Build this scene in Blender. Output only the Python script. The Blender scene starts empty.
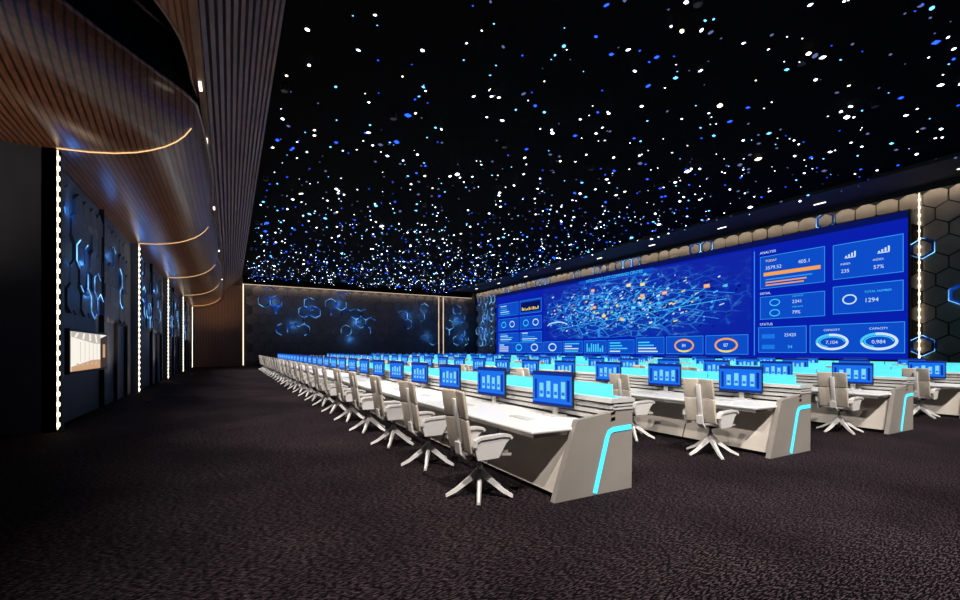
import bpy, bmesh, math, random
from mathutils import Matrix, Vector
random.seed(7)
sc = bpy.context.scene
try:
    sc.view_settings.view_transform = 'Standard'
except Exception:
    pass

def lin(c):
    def f(v):
        v /= 255.0
        return v/12.92 if v <= 0.04045 else ((v+0.055)/1.055)**2.4
    return tuple(f(v) for v in c)

# ------------------------------------------------------------------ materials
def newmat(name):
    m = bpy.data.materials.new(name); m.use_nodes = True
    nt = m.node_tree
    return m, nt, nt.nodes, nt.links, nt.nodes['Principled BSDF']

def pbr(name, col, rough=0.5, metal=0.0, noise=0.0, nscale=8.0, bump=0.0, spec=None):
    m, nt, N, L, b = newmat(name)
    c = lin(col)
    b.inputs['Base Color'].default_value = (*c, 1)
    b.inputs['Roughness'].default_value = rough
    b.inputs['Metallic'].default_value = metal
    if spec is not None: b.inputs['Specular IOR Level'].default_value = spec
    if noise > 0 or bump > 0:
        tc = N.new('ShaderNodeTexCoord'); nz = N.new('ShaderNodeTexNoise')
        nz.inputs['Scale'].default_value = nscale
        nz.inputs['Detail'].default_value = 4
        L.new(tc.outputs['Object'], nz.inputs['Vector'])
        if noise > 0:
            r = N.new('ShaderNodeValToRGB')
            r.color_ramp.elements[0].position = 0.3
            r.color_ramp.elements[1].position = 0.7
            r.color_ramp.elements[0].color = (*[v*(1-noise) for v in c], 1)
            r.color_ramp.elements[1].color = (*[min(1, v*(1+noise)) for v in c], 1)
            L.new(nz.outputs['Fac'], r.inputs['Fac'])
            L.new(r.outputs['Color'], b.inputs['Base Color'])
        if bump > 0:
            bp = N.new('ShaderNodeBump'); bp.inputs['Strength'].default_value = bump
            bp.inputs['Distance'].default_value = 0.02
            L.new(nz.outputs['Fac'], bp.inputs['Height'])
            L.new(bp.outputs['Normal'], b.inputs['Normal'])
    return m

def emis(name, col, strength=1.0, sample=True, base=(0, 0, 0)):
    m, nt, N, L, b = newmat(name)
    b.inputs['Base Color'].default_value = (*base, 1)
    b.inputs['Roughness'].default_value = 0.6
    b.inputs['Specular IOR Level'].default_value = 0.1
    b.inputs['Emission Color'].default_value = (*lin(col), 1)
    b.inputs['Emission Strength'].default_value = strength
    if not sample:
        m.cycles.emission_sampling = 'NONE'
    return m

def emis_noise(name, c0, c1, strength, scale, p0=.4, p1=.65, base=(.02, .02, .025)):
    m = emis(name, (0, 0, 0), strength, True, base)
    nt = m.node_tree; N = nt.nodes; L = nt.links; b = N['Principled BSDF']
    tc = N.new('ShaderNodeTexCoord'); nz = N.new('ShaderNodeTexNoise'); nz.inputs['Scale'].default_value = scale
    nz.inputs['Detail'].default_value = 3
    r = N.new('ShaderNodeValToRGB')
    r.color_ramp.elements[0].position = p0; r.color_ramp.elements[0].color = (*lin(c0), 1)
    r.color_ramp.elements[1].position = p1; r.color_ramp.elements[1].color = (*lin(c1), 1)
    L.new(tc.outputs['Object'], nz.inputs['Vector']); L.new(nz.outputs['Fac'], r.inputs['Fac'])
    L.new(r.outputs['Color'], b.inputs['Emission Color'])
    return m

def carpet():
    m, nt, N, L, b = newmat('carpet')
    tc = N.new('ShaderNodeTexCoord'); mp = N.new('ShaderNodeMapping')
    mp.inputs['Scale'].default_value = (15, 62, 1)
    mp.inputs['Rotation'].default_value = (0, 0, math.radians(-14))
    n1 = N.new('ShaderNodeTexNoise'); n1.inputs['Scale'].default_value = 1.5; n1.inputs['Detail'].default_value = 2
    r = N.new('ShaderNodeValToRGB')
    e = r.color_ramp.elements
    e[0].position = 0.50; e[0].color = (0.0022, 0.0016, 0.0022, 1)
    e[1].position = 0.61; e[1].color = (0.064, 0.047, 0.054, 1)
    n2 = N.new('ShaderNodeTexNoise'); n2.inputs['Scale'].default_value = 0.7; n2.inputs['Detail'].default_value = 3
    mx = N.new('ShaderNodeMix'); mx.data_type = 'RGBA'; mx.blend_type = 'MULTIPLY'
    mx.inputs['Factor'].default_value = 0.8
    r2 = N.new('ShaderNodeValToRGB')
    r2.color_ramp.elements[0].position = 0.35; r2.color_ramp.elements[0].color = (0.55, 0.5, 0.55, 1)
    r2.color_ramp.elements[1].position = 0.65; r2.color_ramp.elements[1].color = (1.2, 1.15, 1.15, 1)
    L.new(tc.outputs['Object'], mp.inputs['Vector']); L.new(mp.outputs['Vector'], n1.inputs['Vector'])
    L.new(tc.outputs['Object'], n2.inputs['Vector'])
    L.new(n1.outputs['Fac'], r.inputs['Fac']); L.new(n2.outputs['Fac'], r2.inputs['Fac'])
    L.new(r.outputs['Color'], mx.inputs['A']); L.new(r2.outputs['Color'], mx.inputs['B'])
    L.new(mx.outputs['Result'], b.inputs['Base Color'])
    b.inputs['Roughness'].default_value = 0.85
    b.inputs['Specular IOR Level'].default_value = 0.05
    return m

def wood(name, c0, c1, scale=9.0, rough=0.3):
    m, nt, N, L, b = newmat(name)
    tc = N.new('ShaderNodeTexCoord')
    w = N.new('ShaderNodeTexWave'); w.wave_type = 'BANDS'; w.bands_direction = 'X'
    w.inputs['Scale'].default_value = scale; w.inputs['Distortion'].default_value = 0.4
    w.inputs['Detail'].default_value = 1; w.inputs['Detail Scale'].default_value = 0.3
    nz = N.new('ShaderNodeTexNoise'); nz.inputs['Scale'].default_value = 3
    mp = N.new('ShaderNodeMapping'); mp.inputs['Scale'].default_value = (6, .4, 6)
    r = N.new('ShaderNodeValToRGB')
    r.color_ramp.elements[0].position = 0.05; r.color_ramp.elements[0].color = (*lin(c0), 1)
    r.color_ramp.elements[1].position = 0.4; r.color_ramp.elements[1].color = (*lin(c1), 1)
    mx = N.new('ShaderNodeMix'); mx.data_type = 'RGBA'; mx.blend_type = 'MULTIPLY'; mx.inputs['Factor'].default_value = 0.7
    L.new(tc.outputs['Object'], w.inputs['Vector']); L.new(tc.outputs['Object'], mp.inputs['Vector'])
    L.new(mp.outputs['Vector'], nz.inputs['Vector'])
    L.new(w.outputs['Fac'], r.inputs['Fac']); L.new(r.outputs['Color'], mx.inputs['A'])
    r2 = N.new('ShaderNodeValToRGB')
    r2.color_ramp.elements[0].position = .3; r2.color_ramp.elements[0].color = (.5, .5, .5, 1)
    r2.color_ramp.elements[1].position = .7; r2.color_ramp.elements[1].color = (1.3, 1.3, 1.3, 1)
    L.new(nz.outputs['Fac'], r2.inputs['Fac']); L.new(r2.outputs['Color'], mx.inputs['B'])
    L.new(mx.outputs['Result'], b.inputs['Base Color'])
    b.inputs['Roughness'].default_value = rough
    return m

def map_mat():
    m, nt, N, L, b = newmat('map_display')
    b.inputs['Base Color'].default_value = (0, 0, 0, 1); b.inputs['Roughness'].default_value = .6
    tc = N.new('ShaderNodeTexCoord')
    mp = N.new('ShaderNodeMapping'); mp.inputs['Scale'].default_value = (.9, 2.4, 1); mp.inputs['Rotation'].default_value = (0, 0, .25)
    v = N.new('ShaderNodeTexVoronoi'); v.feature = 'DISTANCE_TO_EDGE'; v.inputs['Scale'].default_value = 0.7
    r = N.new('ShaderNodeValToRGB')
    r.color_ramp.elements[0].position = 0.0; r.color_ramp.elements[0].color = (0.04, .38, .95, 1)
    r.color_ramp.elements[1].position = 0.05; r.color_ramp.elements[1].color = (0.003, .035, .40, 1)
    n = N.new('ShaderNodeTexNoise'); n.inputs['Scale'].default_value = 1.3; n.inputs['Detail'].default_value = 9
    n.inputs['Roughness'].default_value = .72
    r2 = N.new('ShaderNodeValToRGB')
    r2.color_ramp.elements[0].position = 0.54; r2.color_ramp.elements[0].color = (0, 0, 0, 1)
    r2.color_ramp.elements[1].position = 0.72; r2.color_ramp.elements[1].color = (.25, .9, 1, 1)
    add = N.new('ShaderNodeMix'); add.data_type = 'RGBA'; add.blend_type = 'ADD'; add.inputs['Factor'].default_value = 1
    mp2 = N.new('ShaderNodeMapping'); mp2.inputs['Location'].default_value = (-18.2/11.0, -3.7/3.4, 0)
    mp2.inputs['Scale'].default_value = (1/11.0, 1/3.4, 0)
    nd = N.new('ShaderNodeTexNoise'); nd.inputs['Scale'].default_value = .5; nd.inputs['Detail'].default_value = 4
    vm = N.new('ShaderNodeMath'); vm.operation = 'MULTIPLY_ADD'; vm.inputs[1].default_value = .8; vm.inputs[2].default_value = -.4
    va = N.new('ShaderNodeMath'); va.operation = 'ADD'
    g = N.new('ShaderNodeTexGradient'); g.gradient_type = 'SPHERICAL'
    r3 = N.new('ShaderNodeValToRGB')
    r3.color_ramp.elements[0].position = 0.05; r3.color_ramp.elements[1].position = 0.6
    mix = N.new('ShaderNodeMix'); mix.data_type = 'RGBA'
    mix.inputs['A'].default_value = (0.0025, 0.015, 0.37, 1)
    L.new(tc.outputs['Object'], mp.inputs['Vector']); L.new(mp.outputs['Vector'], v.inputs['Vector']); L.new(mp.outputs['Vector'], n.inputs['Vector'])
    L.new(v.outputs['Distance'], r.inputs['Fac']); L.new(n.outputs['Fac'], r2.inputs['Fac'])
    L.new(r.outputs['Color'], add.inputs['A']); L.new(r2.outputs['Color'], add.inputs['B'])
    L.new(tc.outputs['Object'], mp2.inputs['Vector']); L.new(mp2.outputs['Vector'], g.inputs['Vector'])
    L.new(tc.outputs['Object'], nd.inputs['Vector']); L.new(nd.outputs['Fac'], vm.inputs[0])
    L.new(g.outputs['Fac'], va.inputs[0]); L.new(vm.outputs[0], va.inputs[1])
    L.new(va.outputs[0], r3.inputs['Fac']); L.new(r3.outputs['Color'], mix.inputs['Factor'])
    L.new(add.outputs['Result'], mix.inputs['B'])
    L.new(mix.outputs['Result'], b.inputs['Emission Color'])
    b.inputs['Emission Strength'].default_value = 1.0
    return m

M = {}
M['carpet'] = carpet()
M['black'] = pbr('ceiling_black', (4, 4, 5), .95, spec=.05)
M['soffit'] = pbr('dark_soffit', (34, 34, 38), .7, noise=.2)
M['wallL'] = pbr('charcoal_wall', (80, 90, 104), .5, noise=.12, nscale=2)
M['wallF'] = pbr('slate_wall', (60, 56, 56), .6, noise=.15, nscale=1.5)
M['hexB'] = pbr('taupe_hex_panel', (150, 141, 132), .55, noise=.12, nscale=1.5)
M['hexG'] = pbr('dark_hex_panel', (102, 93, 90), .5, noise=.15, nscale=1.5)
M['joint'] = pbr('panel_joint', (24, 22, 21), .8)
M['wood'] = wood('balcony_wood', (44, 27, 19), (116, 78, 57), 3.2, .28)
M['slat'] = pbr('slat_wood', (98, 74, 62), .45, noise=.25, nscale=2)
M['slatback'] = pbr('slat_backing', (14, 11, 10), .8)
M['panelwood'] = wood('far_wood_panel', (70, 48, 38), (150, 110, 86), 2.6, .4)
M['led'] = emis('warm_led', (255, 226, 190), 2.0)
M['ledbead'] = emis('warm_led_bead', (255, 236, 205), 6)
M['cove'] = emis('cove_led', (255, 234, 208), 11.0)
M['thin'] = emis('thin_led', (255, 225, 190), .9)
M['rib'] = emis('rib_led', (255, 200, 140), 1.3)
M['dot'] = emis('small_lamp', (255, 240, 220), 4)
M['bluehot'] = emis_noise('blue_led_hot', (4, 24, 80), (130, 205, 255), 2.2, 1.3, .42, .62)
M['bluemid'] = emis_noise('painted_blue_halo', (2, 8, 28), (8, 70, 190), .75, .9, .40, .66)  # glow around the LED lines, painted as dim noisy emission
M['chrome'] = pbr('brushed_metal', (150, 148, 146), .3, .9)
M['white'] = pbr('white_laminate', (240, 238, 236), .3)
M['body'] = pbr('desk_body_laminate', (206, 196, 184), .4, noise=.06, nscale=2)
M['endp'] = pbr('desk_end_metal', (166, 158, 150), .38, .25, noise=.06, nscale=2)
M['dark'] = pbr('dark_plastic', (18, 18, 20), .5)
M['cyanled'] = emis('cyan_led', (70, 215, 255), 1.8)
M['louver'] = pbr('silver_louver', (214, 212, 208), .3, .2)
def glass_cyan():
    m, nt, N, L, b = newmat('cyan_glass')
    b.inputs['Base Color'].default_value = (*lin((110, 205, 210)), 1)
    b.inputs['Roughness'].default_value = .1
    b.inputs['Transmission Weight'].default_value = .5
    b.inputs['Emission Color'].default_value = (*lin((85, 210, 222)), 1)
    b.inputs['Emission Strength'].default_value = .6
    return m
M['cglass'] = glass_cyan()
m, nt, N, L, b = newmat('parapet_glass')
b.inputs['Base Color'].default_value = (.01, .013, .018, 1); b.inputs['Roughness'].default_value = .03
b.inputs['Alpha'].default_value = .55
M['pglass'] = m
M['chairB'] = pbr('chair_back_leather', (204, 190, 174), .5, noise=.05, nscale=20)
M['chairS'] = pbr('chair_shell', (222, 218, 214), .35)
M['alu'] = pbr('cast_aluminium', (230, 226, 222), .3, .1)
M['seat'] = pbr('seat_cushion', (150, 142, 136), .7, noise=.1, nscale=30, bump=.1)
M['scrblue'] = emis('screen_blue', (20, 108, 228), 1.1)
M['scrcyan'] = emis('screen_cyan', (120, 208, 252), 1.1)
M['scrdeep'] = emis('screen_deep', (10, 44, 150), 1.0)
M['bg'] = emis('wall_display_background', (7, 30, 172), 1.0)
M['card'] = emis('wall_display_card', (12, 76, 200), 1.0)
M['cardtop'] = emis('wall_display_card_light', (28, 118, 228), 1.0)
M['line'] = emis('wall_display_line', (50, 150, 240), 1.0)
M['dwhite'] = emis('wall_display_white', (205, 232, 255), 1.0)
M['dorange'] = emis('wall_display_orange', (245, 165, 80), 1.0)
M['dyellow'] = emis('wall_display_yellow', (240, 225, 110), 1.0)
M['dcyan'] = emis('wall_display_cyan', (70, 205, 250), 1.0)
M['ddark'] = emis('wall_display_navy', (4, 16, 90), 1.0)
M['map'] = map_mat()
M['stW'] = emis('star_white', (215, 230, 255), 6, False)
M['stC'] = emis('star_pale_blue', (90, 180, 255), 4, False)
M['stB'] = emis('star_blue', (25, 70, 255), 4, False)
M['stY'] = emis('star_warm', (255, 235, 200), 5, False)
M['stD'] = emis('star_dim', (100, 112, 165), 1.0, False)
M['tvW'] = emis('tv_white', (250, 244, 232), 1.0)
M['tvO'] = emis('tv_ochre', (206, 160, 120), 1.0)
M['tvG'] = emis('tv_grey', (190, 184, 176), 1.0)
M['tvD'] = emis('tv_dark', (66, 56, 52), .8)

# ------------------------------------------------------------------ mesh builder
class MB:
    def __init__(s): s.v = []; s.f = []; s.m = []; s.mats = []
    def mi(s, k):
        if k not in s.mats: s.mats.append(k)
        return s.mats.index(k)
    def add(s, vs, fs, k):
        o = len(s.v); i = s.mi(k)
        s.v += [tuple(p) for p in vs]
        for f in fs: s.f.append([o+a for a in f]); s.m.append(i)
    def box(s, x0, x1, y0, y1, z0, z1, k):
        vs = [(x, y, z) for x in (x0, x1) for y in (y0, y1) for z in (z0, z1)]
        s.add(vs, [(0,1,3,2),(4,6,7,5),(0,4,5,1),(2,3,7,6),(0,2,6,4),(1,5,7,3)], k)
    def quad(s, u0, u1, v0, v1, w, k):
        s.add([(u0,v0,w),(u1,v0,w),(u1,v1,w),(u0,v1,w)], [(0,1,2,3)], k)
    def bm(s, b, k, mat=None):
        b.verts.ensure_lookup_table()
        vs = [(mat @ v.co if mat else v.co)[:] for v in b.verts]
        b.verts.index_update()
        s.add(vs, [[v.index for v in f.verts] for f in b.faces], k)
        b.free()
    def rbox(s, c, size, k, bev=.01, seg=2, rot=None):
        b = bmesh.new(); bmesh.ops.create_cube(b, size=1)
        for v in b.verts: v.co = Vector((v.co.x*size[0], v.co.y*size[1], v.co.z*size[2]))
        bmesh.ops.bevel(b, geom=b.edges[:], offset=bev, segments=seg, affect='EDGES', profile=.5)
        mt = Matrix.Translation(c)
        if rot is not None: mt = mt @ rot
        s.bm(b, k, mt)
    def cyl(s, p0, p1, r0, r1, k, n=12):
        p0, p1 = Vector(p0), Vector(p1); d = (p1-p0)
        q = d.to_track_quat('Z', 'Y').to_matrix()
        vs = []
        for p, r in ((p0, r0), (p1, r1)):
            for i in range(n):
                a = 2*math.pi*i/n
                vs.append(p + q @ Vector((r*math.cos(a), r*math.sin(a), 0)))
        fs = [(i, (i+1) % n, n+(i+1) % n, n+i) for i in range(n)]
        fs += [tuple(range(n-1, -1, -1)), tuple(range(n, 2*n))]
        s.add(vs, fs, k)
    def prism(s, poly, axis, a, b_, k):
        n = len(poly)
        def P(p, t):
            return (p[0], t, p[1]) if axis == 'y' else ((t, p[0], p[1]) if axis == 'x' else (p[0], p[1], t))
        vs = [P(p, a) for p in poly]+[P(p, b_) for p in poly]
        fs = [tuple(range(n)), tuple(range(2*n-1, n-1, -1))]
        fs += [(i, i+n, (i+1) % n+n, (i+1) % n) for i in range(n)]
        s.add(vs, fs, k)
    def band(s, path, y0, y1, th, k):
        n = len(path); L_, R_ = [], []
        for i, p in enumerate(path):
            a = Vector(path[max(i-1, 0)]); c = Vector(path[min(i+1, n-1)])
            t = (c-a).normalized(); nn = Vector((-t.y, t.x))
            L_.append(Vector(p)+nn*th/2); R_.append(Vector(p)-nn*th/2)
        vs = []
        for i in range(n):
            for q in (L_[i], R_[i]):
                vs += [(q.x, y0, q.y), (q.x, y1, q.y)]
        fs = []
        for i in range(n-1):
            a = 4*i; b_ = a+4
            fs += [(a, a+1, b_+1, b_), (a+2, b_+2, b_+3, a+3), (a, b_, b_+2, a+2), (a+1, a+3, b_+3, b_+1)]
        fs += [(0, 2, 3, 1), (4*n-4, 4*n-3, 4*n-1, 4*n-2)]
        s.add(vs, fs, k)
    def mesh(s, name, smooth=False):
        me = bpy.data.meshes.new(name); me.from_pydata(s.v, [], s.f)
        for k in s.mats: me.materials.append(M[k])
        me.polygons.foreach_set('material_index', s.m)
        me.update()
        b = bmesh.new(); b.from_mesh(me)
        if not getattr(s, 'keepn', False):
            bmesh.ops.recalc_face_normals(b, faces=b.faces[:])
        b.to_mesh(me); b.free()
        if smooth:
            me.polygons.foreach_set('use_smooth', [True]*len(me.polygons))
            try: me.set_sharp_from_angle(angle=math.radians(35))
            except Exception: pass
        return me
    def obj(s, name, parent=None, smooth=False):
        o = bpy.data.objects.new(name, s.mesh(name, smooth))
        sc.collection.objects.link(o)
        if parent: o.parent = parent
        return o

def empty(name, loc=(0, 0, 0)):
    e = bpy.data.objects.new(name, None); e.location = loc; e.empty_display_size = .2
    sc.collection.objects.link(e); return e

def add_light(kind, name, loc, energy, col=(1, 1, 1), rot=(0, 0, 0), parent=None, **kw):
    l = bpy.data.lights.new(name, kind); l.energy = energy; l.color = col
    for k, v in kw.items(): setattr(l, k, v)
    o = bpy.data.objects.new(name, l); o.location = loc; o.rotation_euler = rot
    sc.collection.objects.link(o)
    if parent: o.parent = parent
    return o

XL, XR, YF, YB, ZC = -2.93, 27.0, 50.2, -4.0, 8.8
XFL = -9.0
# ------------------------------------------------------------------ shell
b = MB(); b.box(XFL-.2, XR+.2, YB-.2, YF+.2, -.1, 0, 'carpet'); b.obj('floor')
b = MB(); b.box(XFL-.2, XR+.2, YB-.2, YF+.2, ZC, ZC+.15, 'black'); b.obj('ceiling')
b = MB()
b.box(23.2, XR, YB, YF, ZC-.06, ZC-.001, 'soffit')
b.box(23.2, 23.5, YB, YF, ZC-.16, ZC-.06, 'soffit')
b.box(XR-.62, XR-.57, YB, YF, ZC-.30, ZC-.06, 'soffit')
b.obj('trim_1')
b = MB(); b.box(XFL-.2, XR+.2, YB-.2, YB, 0, ZC, 'wallL'); b.obj('wall_back')
b = MB(); b.box(XFL-.2, XFL, YB, 11.7, 0, ZC, 'wallL'); b.obj('wall_side')

b = MB()
b.box(XFL-.2, XL-.25, 11.9, YF, 0, ZC, 'wallL')
b.box(XFL, XL-.02, 11.7, 11.95, 0, 5.56, 'wallL')
for k in range(5):
    y = 11.7+9*k
    b.box(XL-.25, XL-.02, y, y+.45, 0, 5.56, 'wallL')
    b.box(XL-.25, XL-.14, y+4.4, y+4.45, 0, 5.56, 'joint')
    b.box(XL-.25, XL-.16, y+6.2, y+6.26, 0, 2.4, 'joint')
    b.box(XL-.25, XL-.16, y+7.8, y+7.86, 0, 2.4, 'joint')
    b.box(XL-.25, XL-.16, y+6.2, y+7.86, 2.4, 2.46, 'joint')
b.obj('wall_left')
for k in range(5):
    y = 11.7+9*k
    b = MB()
    b.box(XL-.02, XL+.0, y-.012, y+.012, .05, 5.5, 'led')
    z = .1
    while z < 5.45:
        b.box(XL-.015, XL+.02, y-.022, y+.018, z, z+.08, 'ledbead'); z += .2
    b.obj('led_strip_light')

# far wall
b = MB(); b.box(XL-.3, XR+.2, YF, YF+.2, 0, ZC, 'wallF'); b.obj('wall_far')
b = MB(); b.box(XL-.2, 1.05, YF-.1, YF-.001, 0, 7.9, 'panelwood')
x = XL-.1
while x < 1.0:
    b.box(x, x+.09, YF-.16, YF-.1, 0, 7.9, 'panelwood'); x += .22
b.obj('wood_wall_panel')
b = MB()
b.box(1.1, 1.18, YF-.1, YF-.001, 0.1, 8.2, 'led')
b.box(1.1, XR-.7, YF-.52, YF-.48, 8.05, ZC, 'black')
b.box(1.2, XR-.7, YF-.47, YF-.44, 8.10, 8.20, 'cove')
b.box(1.1, XR-.7, YF-.53, YF-.47, 8.01, 8.05, 'thin')
b.box(22.0, 22.08, YF-.12, YF-.001, 0.1, 8.0, 'thin')
b.box(22.6, 22.68, YF-.12, YF-.001, 0.1, 8.0, 'thin')
b.obj('led_strip_light')

# ------------------------------------------------------------------ right wall
b = MB(); b.box(XR, XR+.2, YB, YF, 0, ZC, 'joint'); b.obj('wall_right')

def hexpts(cx, cy, r):
    return [(cx+r*math.cos(math.pi/6+math.pi/3*i), cy+r*math.sin(math.pi/6+math.pi/3*i)) for i in range(6)]

def hexgrid(a0, a1, z0, z1, R, skip=None):
    out = []
    dx = R*math.sqrt(3); dz = 1.5*R; j = 0; z = z0+R
    while z < z1-R*.2:
        a = a0+(dx/2 if j % 2 else 0)+dx/2
        while a < a1-dx*.4:
            if not (skip and skip(a, z)): out.append((a, z))
            a += dx
        z += dz; j += 1
    return out

def clip(poly, f, lim):
    out = []
    for i in range(len(poly)):
        p, q = poly[i], poly[(i+1) % len(poly)]
        fp, fq = f(p)-lim, f(q)-lim
        if fp <= 0: out.append(p)
        if fp*fq < 0:
            t = fp/(fp-fq); out.append((p[0]+(q[0]-p[0])*t, p[1]+(q[1]-p[1])*t))
    return out

def hex_cells(mb, cells, R, axis, base, sign, k, zmax, rnd, g=.955):
    for (a, z) in cells:
        h = rnd.choice([.03, .06, .09])
        p = hexpts(a, z, R*g)
        p = clip(p, lambda q: q[1], zmax)
        if len(p) < 3: continue
        mb.prism(p, axis, base+sign*.002, base+sign*h, k)

def hex_lights(mb, cells, R, axis, base, sign, rnd, whole=False, wd=.04):
    for (a, z) in cells:
        n = 6 if whole else rnd.choice([2, 3, 4, 5])
        s0 = rnd.randrange(6)
        po = hexpts(a, z, R*1.0); pi_ = hexpts(a, z, R*(1-wd)); pw = hexpts(a, z, R*.72)
        for t in range(n):
            i = (s0+t) % 6; j = (i+1) % 6
            mb.prism([po[i], po[j], pi_[j], pi_[i]], axis, base+sign*.10, base+sign*.115, 'bluehot')
            mb.prism([pi_[i], pi_[j], pw[j], pw[i]], axis, base+sign*.095, base+sign*.105, 'bluemid')  # painted glow band inside the lit line
BLUE = (.05, .30, 1)
rr = random.Random(3)
R = .48
def scrskip(a, z): return (8.2 < a < 44.9 and z < 7.75)
cells = hexgrid(YB, YF-.4, -.13, ZC, R, scrskip)
b = MB(); hex_cells(b, cells, R, 'x', XR, -1, 'hexB', ZC-.08, rr, .94); b.obj('hexagon_wall_panels')
lit = [c for c in cells if (c[0] < 8 and abs(c[1]-5.3) < 2.2 and rr.random() < .16) or (c[0] > 8 and c[0] < 45 and rr.random() < .32) or (c[0] > 45 and rr.random() < .4 and c[1] > 2)]
b = MB(); hex_lights(b, [c for c in lit if c[1] < 8.36], R, 'x', XR, -1, rr, True, .06); ol = b.obj('hexagon_wall_lights')
for (y, z) in ((47.5, 5.5), (47.5, 3.5)):  # added blue fill points, no fixture behind them
    add_light('POINT', 'blue_glow_fill', (XR-.45, y, z), 18, BLUE, parent=ol, shadow_soft_size=.02, specular_factor=0)

b = MB()
b.box(XR-.14, XR-.11, 8.13, 8.17, .1, 8.6, 'led')
z = .2
while z < 8.5:
    b.box(XR-.14, XR-.10, 8.12, 8.18, z, z+.1, 'ledbead'); z += .35
b.box(XR-.565, XR-.54, YB, YF-.6, 8.60, 8.69, 'cove')
b.obj('led_strip_light')

# far wall hexes
R2 = .62
cells = hexgrid(1.4, 26.4, .3, 8.1, R2)
b = MB(); hex_cells(b, cells, R2, 'y', YF, -1, 'hexG', 8.05, rr); b.obj('hexagon_wall_panels')
cl = [(3.8, 6.4, 1.2), (5.8, 4.2, 1.3), (10.2, 6.6, 1.2), (12.2, 4.6, 1.6), (11.5, 2.8, 1.0), (18.2, 5.6, 1.2), (20.0, 6.2, .9), (20.6, 3.2, .9), (24.5, 5.2, 1.6), (25.3, 3.2, 1.3), (7.4, 6.0, .8)]
lit = [c for c in cells if any((c[0]-q[0])**2+(c[1]-q[1])**2 < q[2]**2 for q in cl) and rr.random() < .85]
b = MB(); hex_lights(b, lit, R2, 'y', YF, -1, rr, False, .04); ol = b.obj('hexagon_wall_lights')
for q in cl:  # point lights added for a soft blue patch at each cluster
    add_light('POINT', 'blue_glow_fill', (q[0], YF-.5, q[1]), 20*q[2], BLUE, parent=ol, shadow_soft_size=.02, specular_factor=0)
# left bay hexes
R3 = .36
b = MB(); b2 = MB(); bl = []
for k in range(5):
    y = 11.7+9*k
    cells = hexgrid(y+.6, y+8.6, 2.4, 5.4, R3)
    hex_cells(b, [c for c in cells], R3, 'x', XL-.25, 1, 'wallL', 5.4, rr)
    cl = [(y+1.5, 4.7, .6), (y+2.6, 3.7, .5), (y+3.5, 3.0, .7), (y+5.6, 4.4, .5), (y+6.6, 3.6, .4)]
    lit = [c for c in cells if any((c[0]-q[0])**2+(c[1]-q[1])**2 < q[2]**2 for q in cl) and rr.random() < .85]
    hex_lights(b2, lit, R3, 'x', XL-.25, 1, rr, False, .06)
    if k < 3: bl += [(q[0], q[1]) for q in cl[:4]]
b.obj('hexagon_wall_panels'); ol = b2.obj('hexagon_wall_lights')
for (y, z) in bl:  # blue fill points added in the bays to spread the hex glow
    add_light('POINT', 'blue_glow_fill', (XL-.02, y, z), 4.5, BLUE, parent=ol, shadow_soft_size=.02, specular_factor=0)

# ------------------------------------------------------------------ balcony
def interp(pts, y):
    for (a, xa), (c, xc) in zip(pts, pts[1:]):
        if a <= y <= c: return xa+(xc-xa)*(y-a)/(c-a)
    return pts[0][1] if y < pts[0][0] else pts[-1][1]
EP = [(-4, -4.3), (3, -4.0), (5, -3.8), (6, -3.55), (7, -3.28), (8, -2.95), (8.6, -2.66), (9.23, -2.3), (9.7, -2.0), (10.1, -1.72), (10.45, -1.47), (10.75, -1.25), (11.05, -1.03), (11.3, -.86), (11.5, -.75), (11.7, -.66)]
def edge_x(y):
    if y >= 11.7:
        t = ((y-11.7) % 9)/9
        return -.66+.16*math.sin(math.pi*t)
    return interp(EP, y)
prof = [(-9, 5.5), (-3.4, 5.5), (-2.3, 5.54), (-1.8, 5.57), (-1.4, 5.63), (-1.05, 5.72), (-.8, 5.82), (-.55, 5.95), (-.35, 6.1), (-.2, 6.26), (-.08, 6.45), (0, 6.7), (0, 7.0)]
ys = [YB+.01, -2, 0, 2, 4, 5, 6, 7, 7.6, 8.2, 8.8, 9.23, 9.7, 10.1, 10.45, 10.75, 11.05, 11.3, 11.5, 11.7]
y = 11.7
while y < YF-.7: y += .75; ys.append(min(y, YF-.01))
if ys[-1] < YF-.01: ys.append(YF-.01)
bal = empty('balcony')
vs = []; fs = []; n = len(prof)
for y in ys:
    ex = edge_x(y); xmin = XFL+.01 if y < 11.7 else XL-.3
    for (dx, z) in prof: vs.append((max(ex+dx, xmin), y, z))
for i in range(len(ys)-1):
    for j in range(n-1):
        a = i*n+j; fs.append((a, a+1, a+n+1, a+n))
b = MB(); b.add(vs, fs, 'wood'); o = b.obj('curved_underside', bal, True)
vs = []; fs = []
for y in ys:
    xmin = XFL+.01 if y < 11.7 else XL-.3
    vs += [(xmin, y, 7.0), (edge_x(y), y, 7.0)]
for i in range(len(ys)-1): fs.append((2*i, 2*i+1, 2*i+3, 2*i+2))
b = MB(); b.add(vs, fs, 'slatback'); b.obj('deck', bal)
vs = []; fs = []; yg = [y for y in ys]
for y in yg: vs += [(edge_x(y)-.05, y, 7.0), (edge_x(y)-.05, y, 8.05)]
for i in range(len(yg)-1): fs.append((2*i, 2*i+1, 2*i+3, 2*i+2))
b = MB(); b.add(vs, fs, 'pglass'); b.obj('glass_parapet', bal)
b = MB()
for (y0, y1) in zip(yg, yg[1:]):
    b.cyl((edge_x(y0)-.05, y0, 8.08), (edge_x(y1)-.05, y1, 8.08), .03, .03, 'slat', 8)
    b.cyl((edge_x(y0)+.01, y0, 7.0), (edge_x(y1)+.01, y1, 7.0), .035, .035, 'wood', 8)
b.obj('hand_rail', bal)
b = MB()
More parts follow.
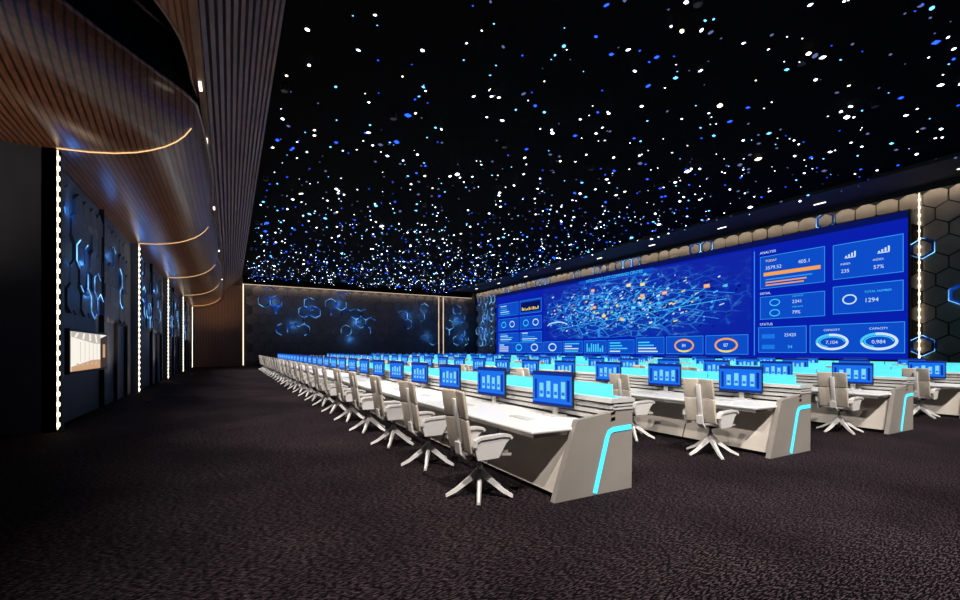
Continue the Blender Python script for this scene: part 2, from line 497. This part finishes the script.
for k in range(5):
    y = 11.7+9*k
    ex = edge_x(y)
    p = [(ex+dx, z-.01) for dx, z in prof[2:11]]
    b.band(p, y-.015, y+.015, .014, 'rib')
b.obj('rib_lights', bal)

# slatted soffit between balcony edge and star ceiling
scp = empty('slatted_ceiling_panel')
b = MB()
P0 = Vector((-.45, 7.15)); P1 = Vector((1.03, 8.78))
d = (P1-P0); L_ = d.length; t = d.normalized(); nn = Vector((t.y, -t.x))
q = [P0-nn*.10, P1-nn*.10, P1-nn*.16, P0-nn*.16]
b.prism([(v.x, v.y) for v in q], 'y', YB+.01, YF-.2, 'slatback')
ns = 12
for i in range(ns):
    c0 = P0+t*(L_*(i+.15)/ns); c1 = P0+t*(L_*(i+.72)/ns)
    q = [c0, c1, c1-nn*.10, c0-nn*.10]
    b.prism([(v.x, v.y) for v in q], 'y', YB+.01, YF-.2, 'slat')
b.box(-.58, -.45, YB+.01, YF-.2, 7.06, 7.2, 'slat')
IN = [(-4, -4.2), (3, -3.85), (5, -3.3), (6, -2.75), (6.6, -2.35), (7.2, -1.95), (7.8, -1.55), (8.3, -1.25), (8.8, -1.02), (9.2, -.88), (9.7, -.76), (10.4, -.70), (11.1, -.68), (11.7, -.62)]
for (y0, x0), (y1, x1) in zip(IN, IN[1:]):
    a = max(y0, YB+.01)
    vs = [(x0, a, 7.16), (-.5, a, 7.16), (-.5, y1, 7.16), (x1, y1, 7.16), (x0, a, 7.5), (-.5, a, 7.5), (-.5, y1, 7.5), (x1, y1, 7.5)]
    b.add(vs, [(0, 1, 2, 3), (4, 7, 6, 5), (0, 3, 7, 4)], 'wood')
b.obj('slats', scp)
b = MB()
for (y0, x0), (y1, x1) in zip(IN, IN[1:]):
    b.cyl((x0, max(y0, YB+.01), 7.16), (x1, y1, 7.16), .03, .03, 'slat', 8)
for i, y in enumerate([10.8, 13.6, 16.8, 20.0, 24, 28.5, 34, 40]):
    b.box(-.56, -.51, y, y+.35, 7.035, 7.06, 'dot')
b.obj('linear_lamps', scp)
for y in (1.5, 7, 13, 20, 28, 36):  # extra spots added along the lamp edge to brighten the chair backs
    loc = Vector((-.42, y, 7.0)); tgt = Vector((3.0, y+1.2, .8))
    add_light('SPOT', 'spotlight', loc, 1300, (1, .94, .87), (tgt-loc).to_track_quat('-Z', 'Y').to_euler(), parent=scp,
              spot_size=math.radians(85), spot_blend=.9, shadow_soft_size=.06)

# ------------------------------------------------------------------ stars
b = MB(); rs = random.Random(11)
for i in range(2350):
    x = rs.uniform(1.2, 23.1); y = rs.uniform(-1, YF-.6); z = rs.uniform(8.35, 8.74)
    r = rs.choice([.016, .022, .028, .038, .05])*(1.0 if rs.random() < .92 else 1.7)
    if y > 25: r *= 1.1
    k = rs.choices(['stW', 'stC', 'stB', 'stY', 'stD'], [.36, .16, .17, .05, .26])[0]
    e = rs.uniform(1, 1.7); a = rs.uniform(0, 3.14)
    ca, sa = math.cos(a), math.sin(a)
    vs = []
    for (px, py) in ((1, 0), (.5, .8), (-.5, .8), (-1, 0), (-.5, -.8), (.5, -.8)):
        px *= r*e; py *= r
        vs.append((x+px*ca-py*sa, y+px*sa+py*ca, z))
    vs += [(x, y, z+r*.7), (x, y, z-r*.7)]
    fs = [(j, (j+1) % 6, 6) for j in range(6)]+[((j+1) % 6, j, 7) for j in range(6)]
    b.add(vs, fs, k)
b.obj('ceiling_star_lights')

# ------------------------------------------------------------------ video wall
vw = empty('video_wall')
vw.matrix_world = Matrix(((0, 0, -1, XR-.22), (-1, 0, 0, 44.5), (0, 1, 0, 1.15), (0, 0, 0, 1)))
W, H = 36.0, 6.75
b = MB(); b.box(-.06, W+.06, -.06, H+.06, -.2, -.01, 'dark'); b.obj('housing', vw)
b = MB(); b.keepn = True; b.quad(0, W, 0, H, 0, 'bg'); b.obj('display', vw)
b = MB(); b.keepn = True; b.quad(8.9, 29.0, 1.45, 6.3, .004, 'map'); b.obj('map_picture', vw)
c = MB(); c.keepn = True
rv = random.Random(5)
w1, w2, w3 = .008, .012, .016
def card(u0, u1, v0, v1, k='card'):
    c.quad(u0, u1, v0, v1, w1, k)
    c.quad(u0, u1, v1-.035, v1, w2, 'line'); c.quad(u0, u1, v0, v0+.03, w2, 'line')
    c.quad(u0, u0+.03, v0, v1, w2, 'line'); c.quad(u1-.03, u1, v0, v1, w2, 'line')
def ring(cu, cv, ru, rv_, th, k, a0=0, a1=360, w=w3):
    n = 40
    for i in range(n):
        t0 = math.radians(a0+(a1-a0)*i/n); t1 = math.radians(a0+(a1-a0)*(i+1)/n)
        c.add([(cu+ru*math.cos(t0), cv+rv_*math.sin(t0), w), (cu+ru*math.cos(t1), cv+rv_*math.sin(t1), w),
               (cu+(ru-th)*math.cos(t1), cv+(rv_-th)*math.sin(t1), w), (cu+(ru-th)*math.cos(t0), cv+(rv_-th)*math.sin(t0), w)], [(0, 3, 2, 1)], k)
texts = []
def text(s, u, v, size, k='dwhite', align='LEFT'): texts.append((s, u, v, size, k, align))
c.quad(0, W, H-.32, H, w1, 'ddark')
c.quad(14, 22, H-.62, H-.30, w1, 'card')
text('INTELLIGENT CITY COMMAND CENTRE', 18, H-.55, .34, 'dcyan', 'CENTER')
for i in range(750):
    u = rv.gauss(18.4, 4.4); v = rv.gauss(3.85, .85)
    if not (9.3 < u < 28.5 and 1.7 < v < 6.0): continue
    wv = rv.uniform(.05, .32); hv = rv.uniform(.03, .15)
    k = rv.choices(['dcyan', 'dwhite', 'line', 'card', 'dyellow', 'dorange', 'ddark'], [.16, .12, .16, .14, .05, .015, .36])[0]
    c.add([(u, v, w1+i*1e-6), (u+wv, v+wv*.25, w1+i*1e-6), (u+wv, v+hv+wv*.25, w1+i*1e-6), (u, v+hv, w1+i*1e-6)], [(0, 1, 2, 3)], k)
for (u0, v0, u1, v1, k) in [(10, 4.4, 19, 5.3, 'line'), (11, 2.4, 27.5, 3.6, 'dcyan'), (13, 5.2, 27, 2.4, 'line'), (16, 1.8, 24, 5.2, 'line'), (10, 3.4, 17, 1.8, 'line'), (19, 5.4, 28, 3.9, 'line'), (14, 2.2, 16, 5.0, 'line'), (21, 1.8, 26, 4.4, 'dcyan')]:
    c.add([(u0, v0, w2), (u1, v1, w2), (u1, v1+.035, w2), (u0, v0+.035, w2)], [(0, 1, 2, 3)], k)
for i in range(18):
    u = rv.uniform(12, 26); v = rv.uniform(2.4, 5.4)
    c.quad(u, u+.42, v, v+.24, w3, rv.choice(['dorange', 'dyellow', 'dcyan', 'card', 'cardtop']))
    c.quad(u+.08, u+.34, v+.1, v+.15, w3+.002, 'dwhite')
ring(11.0, 2.6, 1.6, .5, .1, 'dwhite', 20, 160)
for (u0, u1) in ((.5, 4.5), (4.8, 8.6)):
    for r_, (v0, v1) in enumerate(((4.2, 5.6), (2.6, 3.9), (1.2, 2.3))):
        card(u0, u1, v0, v1)
        if r_ == 0 and u0 > 4:
            c.quad(u0+.2, u1-.2, v0+.2, v1-.2, w2, 'ddark')
            for q in range(12):
                c.quad(u0+.4+q*.25, u0+.55+q*.25, v0+.35, v0+.4+rv.uniform(.05, .35), w3, rv.choice(['dorange', 'dyellow']))
        elif r_ == 0:
            for q in range(5):
                c.quad(u0+.4, u0+.8+rv.uniform(.6, 2.4), v0+.2+q*.22, v0+.28+q*.22, w3, rv.choice(['dcyan', 'dwhite', 'line']))
        elif r_ == 1:
            ring(u0+1.1, (v0+v1)/2, .5, .35, .1, 'dcyan'); ring(u0+2.8, (v0+v1)/2, .5, .35, .1, 'dwhite')
        else:
            for q in range(5):
                c.quad(u0+.4, u0+.8+rv.uniform(.6, 2.4), v0+.15+q*.2, v0+.24+q*.2, w3, rv.choice(['dcyan', 'dwhite', 'line']))
edges = [.4, 3.2, 6.0, 8.8, 11.8, 14.6, 17.4, 20.3, 23.0, 26.0, 28.9]
for i, (u0, u1) in enumerate(zip(edges, edges[1:])):
    card(u0+.08, u1-.08, .18, 1.25 if i < 7 else 1.38)
    if i in (8, 9):
        ring((u0+u1)/2, .75, .75, .45, .12, 'dorange', -60, 230); ring((u0+u1)/2, .75, .75, .45, .12, 'dyellow', 230, 300)
        text('%d' % (60+i*3), (u0+u1)/2, .65, .3, 'dwhite', 'CENTER')
    elif i in (1, 2, 3):
        ring((u0+u1)/2, .72, .6, .38, .12, rv.choice(['dwhite', 'dcyan']))
    elif i == 5:
        for q in range(8): c.quad(u0+.4+q*.26, u0+.55+q*.26, .3, .4+rv.uniform(.1, .7), w3, 'dcyan')
    else:
        for q in range(4):
            c.quad(u0+.3, u0+.7+rv.uniform(.4, 1.6), .3+q*.22, .4+q*.22, w3, rv.choice(['dcyan', 'dwhite', 'dcyan']))
c.quad(29.15, 29.2, .15, 6.2, w2, 'line')
text('ANALYSIS', 29.5, 5.95, .2, 'dwhite')
card(29.5, 32.75, 3.95, 5.8)
text('TODAY', 29.8, 5.45, .18, 'dyellow')
text('3579.52', 29.8, 5.02, .27, 'dwhite'); text('405.1', 31.5, 5.1, .27, 'dwhite')
c.quad(29.7, 32.55, 4.66, 4.86, w3, 'dorange')
for q in range(3): c.quad(29.8, 31.0+rv.uniform(0, 1.3), 4.1+q*.16, 4.17+q*.16, w3, rv.choice(['dorange', 'dyellow', 'line']))
card(33.1, 35.85, 4.0, 5.75)
for uu, tt in ((33.45, '235'), (34.75, '57%')):
    c.quad(uu+.15, uu+.6, 5.0, 5.04, w3, 'dwhite')
    for q in range(4): c.quad(uu+.18+q*.12, uu+.25+q*.12, 5.05, 5.12+.06*q, w3, 'dwhite')
    text('INDEX', uu-.02, 4.68, .14, 'dwhite'); text(tt, uu, 4.3, .24, 'dwhite')
card(29.5, 32.75, 2.2, 3.5)
text('DETAIL', 29.5, 3.62, .18, 'dwhite')
for q, tt in ((0, '2341'), (1, '79%')):
    ring(30.3, 3.12-q*.58, .28, .2, .05, 'dcyan'); text(tt, 31.2, 3.0-q*.58, .25, 'dwhite'); text('USER RATE', 31.2, 3.34-q*.58, .11, 'dcyan')
card(33.1, 35.85, 2.25, 3.65)
ring(33.8, 2.95, .30, .25, .06, 'dwhite'); text('1294', 34.4, 2.75, .28, 'dwhite'); text('TOTAL NUMBER', 34.4, 3.2, .14, 'dcyan')
text('STATUS', 29.5, 1.85, .2, 'dwhite')
card(29.4, 31.9, .3, 1.75)
text('25420', 31.1, 1.2, .24, 'dwhite', 'CENTER'); text('54', 31.1, .55, .24, 'dcyan', 'CENTER')
for q in range(2): c.quad(29.6, 30.3, .5+q*.6, .75+q*.6, w3, 'cardtop')
card(32.05, 35.9, .3, 1.75)
for cu, tt in ((33.05, '7,104'), (34.95, '0,984')):
    ring(cu, .86, .72, .42, .12, 'dwhite'); ring(cu, .86, .56, .28, .05, 'dcyan', 0, 250, w3+.004)
    ring(cu, .86, .72, .42, .12, 'dcyan', 100, 190, w3+.003)
    text(tt, cu, .76, .24, 'dwhite', 'CENTER'); text('CAPACITY', cu, 1.42, .15, 'dwhite', 'CENTER')
c.obj('infographics', vw)
for (s_, u, v, size, k, al) in texts:
    cu = bpy.data.curves.new('caption', 'FONT'); cu.body = s_; cu.size = size; cu.align_x = al
    cu.materials.append(M[k]); o = bpy.data.objects.new('caption', cu); sc.collection.objects.link(o)
    o.parent = vw; o.location = (u, v, .03)

# ------------------------------------------------------------------ wall television in left bay
tv = empty('wall_television')
X = XL-.02
b = MB(); b.box(XL-.25, X, 12.5, 15.8, 1.08, 2.06, 'dark'); b.obj('frame', tv)
b = MB()
b.box(X, X+.01, 12.56, 15.74, 1.14, 2.0, 'tvW'); b.obj('screen', tv)
b = MB()
def tq(pts, k, h=.012): b.prism(pts, 'x', X+h, X+h+.002, k)
tq([(12.56, 1.14), (15.0, 1.14), (15.0, 1.36), (14.2, 1.36), (12.56, 1.24)], 'tvO', .011)
tq([(15.0, 1.14), (15.74, 1.14), (15.74, 2.0), (15.0, 1.9)], 'tvD', .012)
tq([(15.25, 1.4), (15.5, 1.4), (15.5, 1.75), (15.25, 1.75)], 'tvO', .015)
tq([(12.56, 1.88), (14.4, 1.76), (15.0, 1.76), (15.0, 2.0), (12.56, 2.0)], 'tvG', .011)
for i in range(4):
    tq([(12.75+i*.6, 1.88-i*.03), (12.9+i*.6, 1.87-i*.03), (13.1+i*.5, 1.98), (12.95+i*.5, 1.98)], 'tvW', .014)
for i in range(5):
    tq([(13.2+i*.36, 1.34), (13.23+i*.36, 1.34), (13.23+i*.36, 1.78), (13.2+i*.36, 1.78)], 'tvG', .014)
for i in range(5):
    tq([(12.9+i*.40, 1.24), (13.05+i*.40, 1.25), (13.05+i*.40, 1.31), (12.93+i*.40, 1.31)], 'tvG', .015)
b.obj('picture', tv)

# ------------------------------------------------------------------ desks
ROWX = [2.96, 6.95, 10.93, 14.91, 18.9]
Y0, Y1, PITCH, NST = 3.75, 42.9, 1.53, 25
def desk_parts():
    b = MB()
    endpoly = [(0, 0), (1.13, 0), (1.15, 1.02), (1.0, 1.02), (.84, .90), (.31, .84)]
    L = Y1-Y0
    b.prism(endpoly, 'y', 0, .07, 'endp')
    b.prism(endpoly, 'y', L-.07, L, 'endp')
    b.prism([(.08, .06), (1.08, .06), (1.08, .74), (.33, .72)], 'y', .07, L-.07, 'body')
    b.box(.14, 1.02, .07, L-.07, 0, .06, 'dark')
    n = int(L/PITCH)
    for i in range(1, n+1):
        y = i*PITCH
        b.prism([(.075, .06), (.095, .06), (.345, .72), (.32, .72)], 'y', y-.008, y+.008, 'dark')
    b.rbox((.27, .05+(L-.1)/2, .745), (1.04, L-.1, .04), 'white', .015, 2)
    b.box(-.2, .3, .09, L-.09, .68, .725, 'louver')
    b.box(.86, 1.12, .07, L-.07, .76, 1.0, 'dark')
    for z in (.79, .86, .93):
        b.prism([(.80, z), (.87, z+.01), (.87, z+.05), (.81, z+.045)], 'y', .0, L, 'louver')
    b.prism([(.78, 1.0), (1.16, 1.0), (1.17, 1.035), (1.14, 1.05), (.80, 1.05)], 'y', -.02, L+.02, 'louver')
    for z in (.92, .96):
        b.box(.84, 1.14, -.012, 0, z, z+.02, 'louver')
    pth = [(1.12, .71), (.84, .70), (.775, .675), (.745, .62), (.56, .02)]
    b.band(pth, -.008, .004, .055, 'cyanled')
    b.band(pth, L-.004, L+.008, .055, 'cyanled')
    b.box(1.085, 1.10, .07, L-.07, .1, .98, 'body')
    g = MB()
    y = .12
    while y+1.4 < L:
        g.box(.93, .955, y, y+1.50, 1.05, 1.20, 'cglass'); y += 1.53
    g.box(.9, .985, .05, L-.05, 1.045, 1.06, 'cyanled')
    return b.mesh('desk_body', False), g.mesh('glass_screen')
mb_, mg_ = desk_parts()
kb = MB()
for i in range(NST):
    y = .84+i*PITCH
    kb.rbox((.16, y, .774), (.13, .38, .018), 'louver', .006, 1)
mk_ = kb.mesh('keyboards')
for x in ROWX:
    e = empty('control_desk', (x, Y0, 0))
    for nm, me in (('body', mb_), ('glass_screen', mg_), ('keyboards', mk_)):
        o = bpy.data.objects.new(nm, me); sc.collection.objects.link(o); o.parent = e

# ------------------------------------------------------------------ monitor (faces -X)
b = MB()
b.rbox((0, 0, .34), (.035, .70, .45), 'dark', .012, 2)
b.rbox((.03, 0, .34), (.04, .4, .28), 'dark', .015, 2)
b.box(-.0185, -.0178, -.335, .335, .135, .552, 'scrblue')
b.box(-.0192, -.0186, -.335, .335, .51, .552, 'scrdeep')
b.box(-.0192, -.0186, -.335, .335, .135, .165, 'scrdeep')
for i in range(4):
    y = -.23+i*.125
    b.box(-.0195, -.0187, y, y+.07, .23, .44-.03*(i % 2), 'scrcyan')
    b.box(-.0200, -.0196, y+.01, y+.06, .27, .31, 'scrblue')
b.box(-.0195, -.0187, -.30, -.26, .2, .46, 'scrdeep'); b.box(-.0195, -.0187, .265, .30, .2, .46, 'scrdeep')
b.rbox((.05, 0, .12), (.03, .08, .24), 'louver', .008, 1)
b.rbox((.03, 0, .01), (.2, .26, .016), 'louver', .006, 1)
mon = b.mesh('computer_monitor')

# ------------------------------------------------------------------ chair (faces +X)
def chair():
    b = MB()
    for i in range(5):
        a = 2*math.pi*i/5+.35; ca, sa = math.cos(a), math.sin(a)
        def P(r, w, z): return (r*ca-w*sa, r*sa+w*ca, z)
        sec = [(.015, .03, .22, .32), (.14, .028, .145, .205), (.27, .024, .06, .105), (.38, .019, .015, .045)]
        vs = []
        for r, w, z0, z1 in sec: vs += [P(r, -w, z0), P(r, w, z0), P(r, w*.6, z1), P(r, -w*.6, z1)]
        fs = [(0, 1, 2, 3), (12, 15, 14, 13)]
        for s_ in range(3):
            o = 4*s_
            for q in range(4): fs.append((o+q, o+4+q, o+4+(q+1) % 4, o+(q+1) % 4))
        b.add(vs, fs, 'alu')
        b.cyl(P(.37, 0, 0), P(.37, 0, .02), .022, .02, 'dark', 8)
    b.cyl((0, 0, .2), (0, 0, .33), .036, .034, 'alu', 14)
    b.cyl((0, 0, .33), (0, 0, .43), .022, .022, 'chrome', 12)
    b.rbox((0, 0, .435), (.24, .20, .04), 'dark', .012, 2)
    nx, ny = 8, 8
    for zoff, k, s_ in ((0, 'chairS', 1.0), (.03, 'seat', .9)):
        top, bot = [], []
        for i in range(nx+1):
            for j in range(ny+1):
                u = i/nx*2-1; v = j/ny*2-1
                x = .02+u*.245*s_; yy = v*.25*s_*(1-.06*max(0, u))
                z = .47+zoff+.03*(v*v)-.02*max(0, u)**2+.04*max(0, -u)**2
                top.append((x, yy, z)); bot.append((x*.98, yy*.98, z-.03))
        nv = len(top); fs = []
        for i in range(nx):
            for j in range(ny):
                a = i*(ny+1)+j
                fs.append((a, a+1, a+ny+2, a+ny+1)); fs.append((nv+a, nv+a+ny+1, nv+a+ny+2, nv+a+1))
        rim = [i*(ny+1) for i in range(nx+1)]+[nx*(ny+1)+j for j in range(1, ny+1)]+[i*(ny+1)+ny for i in range(nx-1, -1, -1)]+[j for j in range(ny-1, 0, -1)]
        for q in range(len(rim)):
            a, c_ = rim[q], rim[(q+1) % len(rim)]
            fs.append((a, c_, nv+c_, nv+a))
        b.add(top+bot, fs, k)
    for s_ in (-1, 1):
        top = [(-.235, .60), (-.225, .66), (-.17, .685), (-.05, .69), (.12, .695), (.20, .68), (.225, .65)]
        b.band(top, s_*.235, s_*.305, .03, 'chairS')
        b.prism([(-.20, .46), (-.24, .60), (-.19, .675), (-.04, .68), (.22, .66), (.15, .60), (.10, .52), (.06, .46)], 'y', s_*.262, s_*.288, 'chairS')
    tilt = Matrix.Rotation(math.radians(-9), 4, 'Y')
    for s_ in (-1, 1):
        yaw = Matrix.Rotation(math.radians(10*s_), 4, 'Z')
        for (zc, h, w) in ((.70, .36, .235), (1.03, .29, .235)):
            c_ = (-.245-(zc-.7)*.16, s_*.123, zc)
            b.rbox(c_, (.035, w, h), 'chairB', .014, 3, tilt @ yaw)
    b.rbox((-.285, 0, .84), (.03, .07, .5), 'alu', .01, 2, tilt)
    b.band([(-.06, .43), (-.20, .44), (-.265, .50), (-.28, .62)], -.05, .05, .025, 'alu')
    return b.mesh('office_chair', True)
ch = chair()
rc = random.Random(21)
for r_, x in enumerate(ROWX):
    for i in range(NST):
        y = 4.55+i*PITCH
        o = bpy.data.objects.new('computer_monitor', mon); sc.collection.objects.link(o)
        o.location = (x+.62, y+.02, .766); o.rotation_euler = (0, 0, math.radians(8))
        o = bpy.data.objects.new('office_chair', ch); sc.collection.objects.link(o)
        o.location = (x-.54+rc.uniform(-.015, .015), y-.2+rc.uniform(-.04, .04), 0)
        o.rotation_euler = (0, 0, math.radians(rc.uniform(-3, 7)))

# ------------------------------------------------------------------ ceiling downlights (real fixtures + spots)
b = MB()
for r_, x in enumerate(ROWX):
    for j in range(6):
        y = -1.5+j*7.4
        lx = x-2.6
        if lx < 1.3: lx = 1.3
        b.cyl((lx, y, 8.62), (lx, y, 8.8), .09, .09, 'dark', 14)
        tgt = Vector((x+.2, y+5.0, .8)); loc = Vector((lx, y, 8.58))
        o = add_light('SPOT', 'spotlight', loc, 3900, (1, .955, .905), (tgt-loc).to_track_quat('-Z', 'Y').to_euler(),
                      spot_size=math.radians(58), spot_blend=.8, shadow_soft_size=.12)
b.obj('downlight_housings')
b = MB()
for j in range(9):
    y = 6+j*5
    b.box(25.1, 25.15, y, y+.5, ZC-.085, ZC-.061, 'dot')
b.obj('linear_downlights')
for (x, y, e) in ((-5.2, 8.5, 520), (-2.2, 17, 260), (-2.2, 26, 250), (-2.2, 35, 250), (-1.0, 46, 900)):  # made-up uplights with small housings, added to brighten the wood underside
    mbx = MB(); mbx.cyl((x, y, 0), (x, y, .05), .08, .07, 'dark', 14); ho = mbx.obj('added_floor_uplight')
    o = add_light('SPOT', 'uplight_fill', (x, y, .12), e, (1, .74, .52), (math.pi, 0, 0), parent=ho, spot_size=math.radians(110), spot_blend=.8, shadow_soft_size=.05)

wd = bpy.data.worlds.new('world'); sc.world = wd; wd.use_nodes = True
wd.node_tree.nodes['Background'].inputs['Color'].default_value = (.002, .002, .003, 1)
wd.node_tree.nodes['Background'].inputs['Strength'].default_value = 1

cam = bpy.data.cameras.new('camera'); co = bpy.data.objects.new('camera', cam); sc.collection.objects.link(co)
co.location = (0, 0, 1.6); co.rotation_euler = (math.radians(90), 0, -math.radians(28.95))
cam.sensor_width = 36; cam.lens = 452/960*36; cam.shift_y = 50/960; cam.clip_end = 200
sc.camera = co
